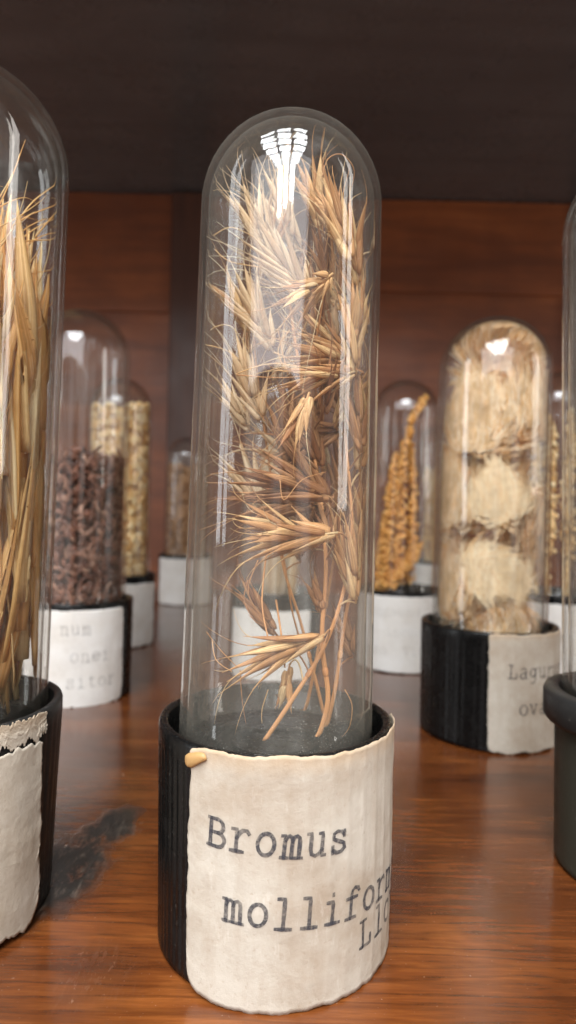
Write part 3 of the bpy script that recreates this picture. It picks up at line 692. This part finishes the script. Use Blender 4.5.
for i in range(640):
    a = random.uniform(0, 2 * math.pi); rr = 12.2 * math.sqrt(random.random())
    x, y = AX + rr * math.cos(a), AY + rr * math.sin(a)
    z0 = random.uniform(26, 76); L = random.uniform(24, 48); z1 = min(z0 + L, random.uniform(92, 108) - rr * .5); pts = []
    ph, am = random.uniform(0, 6), random.uniform(.6, 2.6)
    nn = Vector((random.gauss(0, 1), random.gauss(0, 1), 0))
    for k in range(13):
        t = k / 12; pts.append(Vector((x + am * math.sin(ph + t * 3.2) + random.gauss(0, .05) + 1.5 * (t - .5) * math.cos(a + 1), y + am * math.cos(ph * 1.7 + t * 2.8), z0 + (z1 - z0) * t)))
    blade(mb, pts, random.uniform(1.4, 4.6), .18, nn)
for i in range(90):
    a = random.uniform(-1.6, 1.3); rr = random.uniform(7, 11); z = random.uniform(60, 98)
    p = Vector((AX + rr * math.cos(a), AY + rr * math.sin(a), z)); d = Vector((math.cos(a) * .6, random.gauss(0, .4), random.uniform(.1, 1.2))); c = rv(.09)
    pts = []
    for k in range(10):
        pts.append(p.copy()); p = p + d * 1.3; d = (d + c + Vector((0, 0, random.uniform(-.12, .12)))).normalized()
    hb.tube(pts, [.12 - .09 * k / 9 for k in range(10)], 4)
fit(mb, fa).build('husks', M_husk, straw); fit(hb, fa).build('curling_hairs', M_husk, straw)

# ---------------------------------------------------------------- near right vial
NX, NY = 59.0, 105.0
vial((NX, NY), 'near vial cut off by the right edge, flanged black collar on dark olive body', 13.4, 29, 12.7, (12.1, 13.0), 118, 0, .6, 1.8, M_capgrey, M_glass_b, (-.7, .3), 24)
M_capgrey2 = M_capolive
nr = [o for o in C.objects if o.name.startswith('cap') and o.parent and abs(o.parent.location.x - NX * MM) < 1e-6][0]
nr.data.materials.append(M_capolive)
for p in nr.data.polygons:
    if p.center.z < (29 - 5.4) * MM: p.material_index = 1
straw2 = thing('dried_straw', (0, 0, 0), 'thin bundle of amber stalks inside the tube at the right edge', 'dried grass')
mb = MB(); fn = inside((NX, NY), 11.4, 98, 26); random.seed(5)
for i in range(60):
    a = random.uniform(0, 6.28); rr = 9.5 * math.sqrt(random.random()); x, y = NX + rr * math.cos(a), NY + rr * math.sin(a)
    mb.tube([Vector((x + .8 * math.sin(k + a), y, 26 + k * 7.5)) for k in range(9)], .35, 6)
fit(mb, fn).build('stalks', M_husk, straw2)

# ---------------------------------------------------------------- back left vial: brown seed husks
def heap(name, c, r, z0, z1, count, L, W, mat, label, curve=.25, seed=1, lumps=0):
    random.seed(seed); mb = MB(); f = inside(c, r, None, z0)
    for i in range(count):
        a = random.uniform(0, 2 * math.pi); u = random.random()
        rr = r * (1 - .35 * u * u) if random.random() < .75 else r * math.sqrt(random.random())
        z = random.uniform(z0, z1 + 1.2 * noise.noise(Vector((math.cos(a) * 1.5, math.sin(a) * 1.5, seed))) * 2)
        p = Vector((c[0] + rr * math.cos(a), c[1] + rr * math.sin(a), z)); d = rv(1).normalized()
        l = L * random.uniform(.7, 1.25); cv = rv(curve)
        pts = [p + d * (l * (t - .5)) + cv * (l * (t - .5) ** 2 * 2) for t in (0, .18, .4, .6, .82, 1)]
        w_ = W * random.uniform(.8, 1.2) * .5
        mb.tube(pts, [w_ * .2, w_ * .75, w_, w_, w_ * .72, w_ * .18], 6, .75)
    # solid middle of the heap
    mb.tube([Vector((c[0], c[1], z0)), Vector((c[0], c[1], z1 - 1.5))], r * .72, 20)
    o = fit(mb, f).build(name, mat); return tag(o, label, 'seeds', kind='stuff')
BX, BY = -64.2, 197.0
vial((BX, BY), 'vial of dark brown seeds behind the near left vial, white faded label', 16.7, 29, 15.1, (14.3, 14.2), 117, 48, .2, 0, M_cap, M_glass_b, (0, 0), 24,
     (-58, 50, -.2, 27.4, dict(topr=.2, botr=.7, bulge=.25, corner=2.0)),
     [('num', 12.6, 20.5, {}), ('ponei', 12.4, 12.8, {}), ('sitor', 14.4, 5.4, {})], M_inkf, M_paper_w, 6.0)
heap('seed_heap', (BX, BY), 13.0, 25, 72, 2600, 5.0, 1.35, M_brown, 'dark brown twisted seeds filling the lower part of the tube behind the near left one', .5, 3)
CX, CY = -71.5, 270.0
vial((CX, CY), 'vial of pale tan grain behind the brown seed vial, white label curling', 16, 29, 14.6, (13.4, 13.0), 111, 48, .2, 0, M_cap, M_glass_b, (0, 0), 24,
     (-62, 66, .4, 25.8, dict(topr=.5, botr=.6, bulge=.5)), [('triti', 8, 18, {}), ('cum', 8, 11, {})], M_inkv, M_paper_w, 16.0)
heap('grain_heap', (CX, CY), 12.0, 25, 99, 2300, 3.2, 2.0, M_grain, 'pale tan grain filling the tube behind the brown seed vial almost to the top', .1, 4)
DX, DY = -61.0, 385.0
vial((DX, DY), 'far back vial of brown grain just left of the brome tube', 16, 29, 14.6, (13.2, 12.8), 99, 48, .2, 0, M_cap, M_glass_b, (0, 0), 24,
     (-66, 66, .4, 27, dict(topr=.4, botr=.5)), (), M_inkv, M_paper_w, 17.0)
heap('grain_heap', (DX, DY), 11.8, 25, 82, 900, 3.6, 2.2, M_grainbrown, 'brown grain in the far back tube just left of the brome tube', .1, 5)

# ---------------------------------------------------------------- vial directly behind the brome tube
EX, EY = -3.5, 228.0
vial((EX, EY), 'white labelled vial seen through the brome tube, holding a sheaf of tan stalks', 16, 29, 14.6, (13.2, 12.8), 108, 48, .2, 0, M_cap, M_glass_b, (0, 0), 24,
     (-64, 46, .3, 23.5, dict(topr=.4, botr=.5)), (), M_inkv, M_paper_w, 18.0)
sheaf = thing('dried_grass', (0, 0, 0), 'sheaf of tan stalks with drooping heads in the tube seen through the brome tube', 'dried grass')
random.seed(9); mb = MB(); fe = inside((EX, EY), 11.8, 95, 25)
for i in range(70):
    a = random.uniform(0, 6.28); rr = 6.5 * math.sqrt(random.random()); x, y = EX + rr * math.cos(a) + 1, EY + rr * math.sin(a); fl = random.uniform(1.0, 1.5)
    pts = [Vector((EX + (x - EX) * (1 + (fl - 1) * k / 8), EY + (y - EY) * (1 + (fl - 1) * k / 8), 25 + k * random.uniform(6.6, 7))) for k in range(9)]
    mb.tube(pts, [.5, .5, .45, .45, .4, .6, .9, .7, .15], 6)
fit(mb, fe).build('stalks', M_bromepale, sheaf)

# ---------------------------------------------------------------- back vial right of the brome tube: orange millet
JX, JY = 43.5, 243.0
vial((JX, JY), 'white labelled vial with an orange millet spray, right of the brome vial', 16.2, 29, 14.6, (13.5, 13.0), 107.5, 48, .2, 0, M_cap, M_glass_b, (0, 0), 24,
     (-66, 60, .3, 27.4, dict(topr=.25, botr=.3, bulge=.25)),
     [('tonwend', 8, 20.5, dict(xh=2.1, pitch=2.6)), ('incho', 14, 13.5, dict(xh=2.1, pitch=2.6)), ('tho  Villo', 7, 6.8, dict(xh=2.1, pitch=2.6))], M_inkv, M_paper_w, 14.0)
millet = thing('millet_spray', (0, 0, 0), 'orange millet seed spray leaning to the right in the tube right of the brome tube', 'dried grass')
fj = inside((JX, JY), 11.6, 94, 24.5); random.seed(12)
grain_bm = bmesh.new(); bmesh.ops.create_icosphere(grain_bm, subdivisions=1, radius=1)
gv = [v.co.copy() for v in grain_bm.verts]; gf = [[v.index for v in f.verts] for f in grain_bm.faces]; grain_bm.free()
def grains(mb, pts, rad, per, size):
    for i in range(len(pts) - 1):
        for _ in range(per):
            q = pts[i].lerp(pts[i + 1], random.random()) + rv(1).normalized() * (rad[i] * random.random() ** .5)
            s = size * random.uniform(.75, 1.2); mb.add([q + Vector((v.x * s, v.y * s, v.z * s * 1.15)) for v in gv], gf)
for px, r_, nm in (([(384, 590), (388, 540), (400, 470), (412, 420), (424, 398)], 2.6, 0), ([(386, 575), (384, 540), (388, 500), (396, 455)], 2.4, 1), ([(408, 582), (412, 540), (414, 500), (410, 440)], 2.6, 2),
                   ([(390, 586), (402, 572), (414, 560), (420, 545)], 2.0, 3), ([(398, 580), (399, 540), (402, 500), (404, 450)], 3.2, 4), ([(378, 590), (380, 560), (384, 520)], 1.8, 5)):
    mb = MB(); pts = [P(*p, JY - 4 + (nm % 3) * 3) for p in px]
    fine = [pts[i].lerp(pts[i + 1], k / 4) for i in range(len(pts) - 1) for k in range(4)] + [pts[-1]]
    grains(mb, fine, [r_ * (1 - .55 * i / len(fine)) for i in range(len(fine))], 24, .72)
    mb.tube(fine, .5, 6); fit(mb, fj).build('seed_branch', M_orange, millet)

# ---------------------------------------------------------------- hare tail vial
KX, KY = 54.3, 171.0
vial((KX, KY), 'wide vial packed with fluffy cream hare tail heads, cream label typed Lagurus', 17.6, 29, 16.0, (14.9, 14.6), 110, 60, .3, 0, M_cap, M_glass_b, (0, 0), 24.5,
     (1, 80, .3, 28.9, dict(topr=.3, botr=.5, bulge=.25, corner=2.0)),
     [('Lagurus', 4.4, 18.4, dict(pitch=2.7, tilt=R(-1))), ('ovatus', 7.4, 9.6, dict(pitch=2.7, tilt=R(-1)))], M_ink, M_paper, 23.0)
fk = inside((KX, KY), 13.3, 95.5, 24.8)
def hare_tail(c, d, rl, rs, nh, seed, label, hl=7.0, stem_to=None, k_pale=False):
    random.seed(seed); c = Vector(c); d = Vector(d).normalized()
    t = thing('hare_tail_head', (0, 0, 0), label, 'dried flower head', 'hare tail heads in the wide vial')
    q = d.to_track_quat('Z', 'Y'); core = MB(); fl = MB()
    prof = [(max(.02, rs * .62 * math.sin(R(a))), -rl * .75 * math.cos(R(a))) for a in range(0, 181, 15)]
    core.lathe(prof, 20); core.v = [c + q @ p for p in core.v]
    if stem_to: core.tube([c - d * rl * .7, c - d * rl * 1.1 , Vector(stem_to)], .5, 6)
    ncl = nh // 6
    for i in range(ncl):
        u = random.uniform(-1, 1); th = random.uniform(0, 6.283); q1 = math.sqrt(1 - u * u)
        cn = Vector((q1 * math.cos(th), q1 * math.sin(th), u)); L0 = hl * random.uniform(.7, 1.15)
        tg_ = Vector((0, 0, 1)) - cn * u; tg_ = tg_.normalized() if tg_.length > .05 else Vector((0, 0, 0))
        cd_ = (cn * .42 + tg_).normalized() + Vector((random.gauss(0, .15), random.gauss(0, .15), random.gauss(0, .15))) + noise.noise_vector(cn * 1.6 + Vector((seed, 0, 0))) * .35
        cp = Vector((cn.x * rs * .6, cn.y * rs * .6, cn.z * rl * .72)); droop = rv(.10)
        for h in range(6):
            nloc = (cn + rv(.16)).normalized(); p = Vector((nloc.x * rs * .6, nloc.y * rs * .6, nloc.z * rl * .72))
            L = L0 * random.uniform(.75, 1.15); dd = cd_ + rv(.10); pts = []
            for k in range(5):
                f = k / 4; a_ = p + dd * (L * f); b_ = cp + cd_ * (L * f)
                pts.append(c + q @ (a_.lerp(b_, .5 * f) + nloc * (-.42 * L * f * f) + droop * (L * f * f)))
            fl.tube(pts, [.15, .145, .12, .08, .03], 3)
    fit(core, fk).build('core', M_furcore, t); fit(fl, fk).build('fluff', M_furpale if k_pale else M_fur, t, smooth=False)
H = [((498, 500), 160, (-.25, -.55, .80), 8.5, 7.0, 'round cream hare tail head facing the front at mid height of the wide vial', 6),
     ((492, 572), 159, (.95, -.22, -.25), 11, 5.0, 'oval cream hare tail head lying crosswise low in the wide vial', 6),
     ((474, 420), 163, (-.1, -.1, 1), 12, 7.6, 'tall upright hare tail head at upper left of the wide vial', 8),
     ((515, 410), 164, (.15, 0, 1), 12, 7.6, 'tall upright hare tail head at upper right of the wide vial', 8),
     ((500, 356), 170, (.5, -.15, .6), 9, 6.5, 'hare tail head curling over at the top of the wide vial under its dome', 9),
     ((456, 500), 168, (-.1, 0, 1), 11, 5.5, 'hare tail head pressed against the left side of the wide vial', 8),
     ((532, 520), 168, (.1, 0, -1), 11, 5.5, 'hare tail head pressed against the right side of the wide vial', 8),
     ((490, 460), 172, (.0, 0, 1), 11, 7, 'hare tail head behind the round one at mid height of the wide vial', 8),
     ((500, 622), 164, (.1, -.1, -1), 9, 6.5, 'drooping hare tail head at the bottom of the wide vial above the cap', 8),
     ((462, 590), 168, (-.2, 0, 1), 10, 6.0, 'hare tail head low at the left of the wide vial beside the crosswise one', 8)]
for k, (pp, Y, d, rl, rs, lb, hl) in enumerate(H):
    hare_tail(P(*pp, Y), d, rl, rs * 1.2, 4600, 50 + k, lb, hl + 1.5, k_pale=k in (0, 1))

# ---------------------------------------------------------------- back right vials
LX, LY = 101.0, 243.0
vial((LX, LY), 'white labelled vial of pale stalks behind the right side of the hare tail vial', 16.2, 29, 14.6, (13.5, 13.0), 112, 48, .2, 0, M_cap, M_glass_b, (0, 0), 24,
     (-70, 60, .3, 26, dict(topr=.3, botr=.3)), (), M_inkv, M_paper_w, 27.0)
VX, VY = 90.0, 385.0
vial((VX, VY), 'far back vial showing between the millet vial and the hare tail vial', 16, 29, 14.6, (13.2, 12.8), 110, 48, .2, 0, M_cap, M_glass_b, (0, 0), 24, (-66, 66, .4, 27, dict(topr=.4, botr=.5)), (), M_inkv, M_paper_w, 37.0)
for (x, y, z1, lb, sd) in ((LX, LY, 98, 'pale yellow seed stalks in the tube behind the right side of the hare tail vial', 31), (VX, VY, 88, 'tan seed stalks in the far back tube between millet and hare tails', 32)):
    t = thing('dried_grass', (0, 0, 0), lb, 'dried grass'); random.seed(sd)
    for j in range(5):
        mb = MB(); a = j * 1.256 + .3; rr = 6; bx, by = x + rr * math.cos(a), y + rr * math.sin(a)
        pts = [Vector((bx + .6 * math.sin(k * .8 + j), by, 25 + (z1 - 25 - j * 2) * k / 12)) for k in range(13)]
        mb.tube(pts, .5, 6); grains(mb, pts, [.6] * 3 + [2.4] * 8 + [1.5] * 2, 16, .85)
        fit(mb, inside((x, y), 11.6, None, 24.5)).build('seed_stalk', M_grain, t)
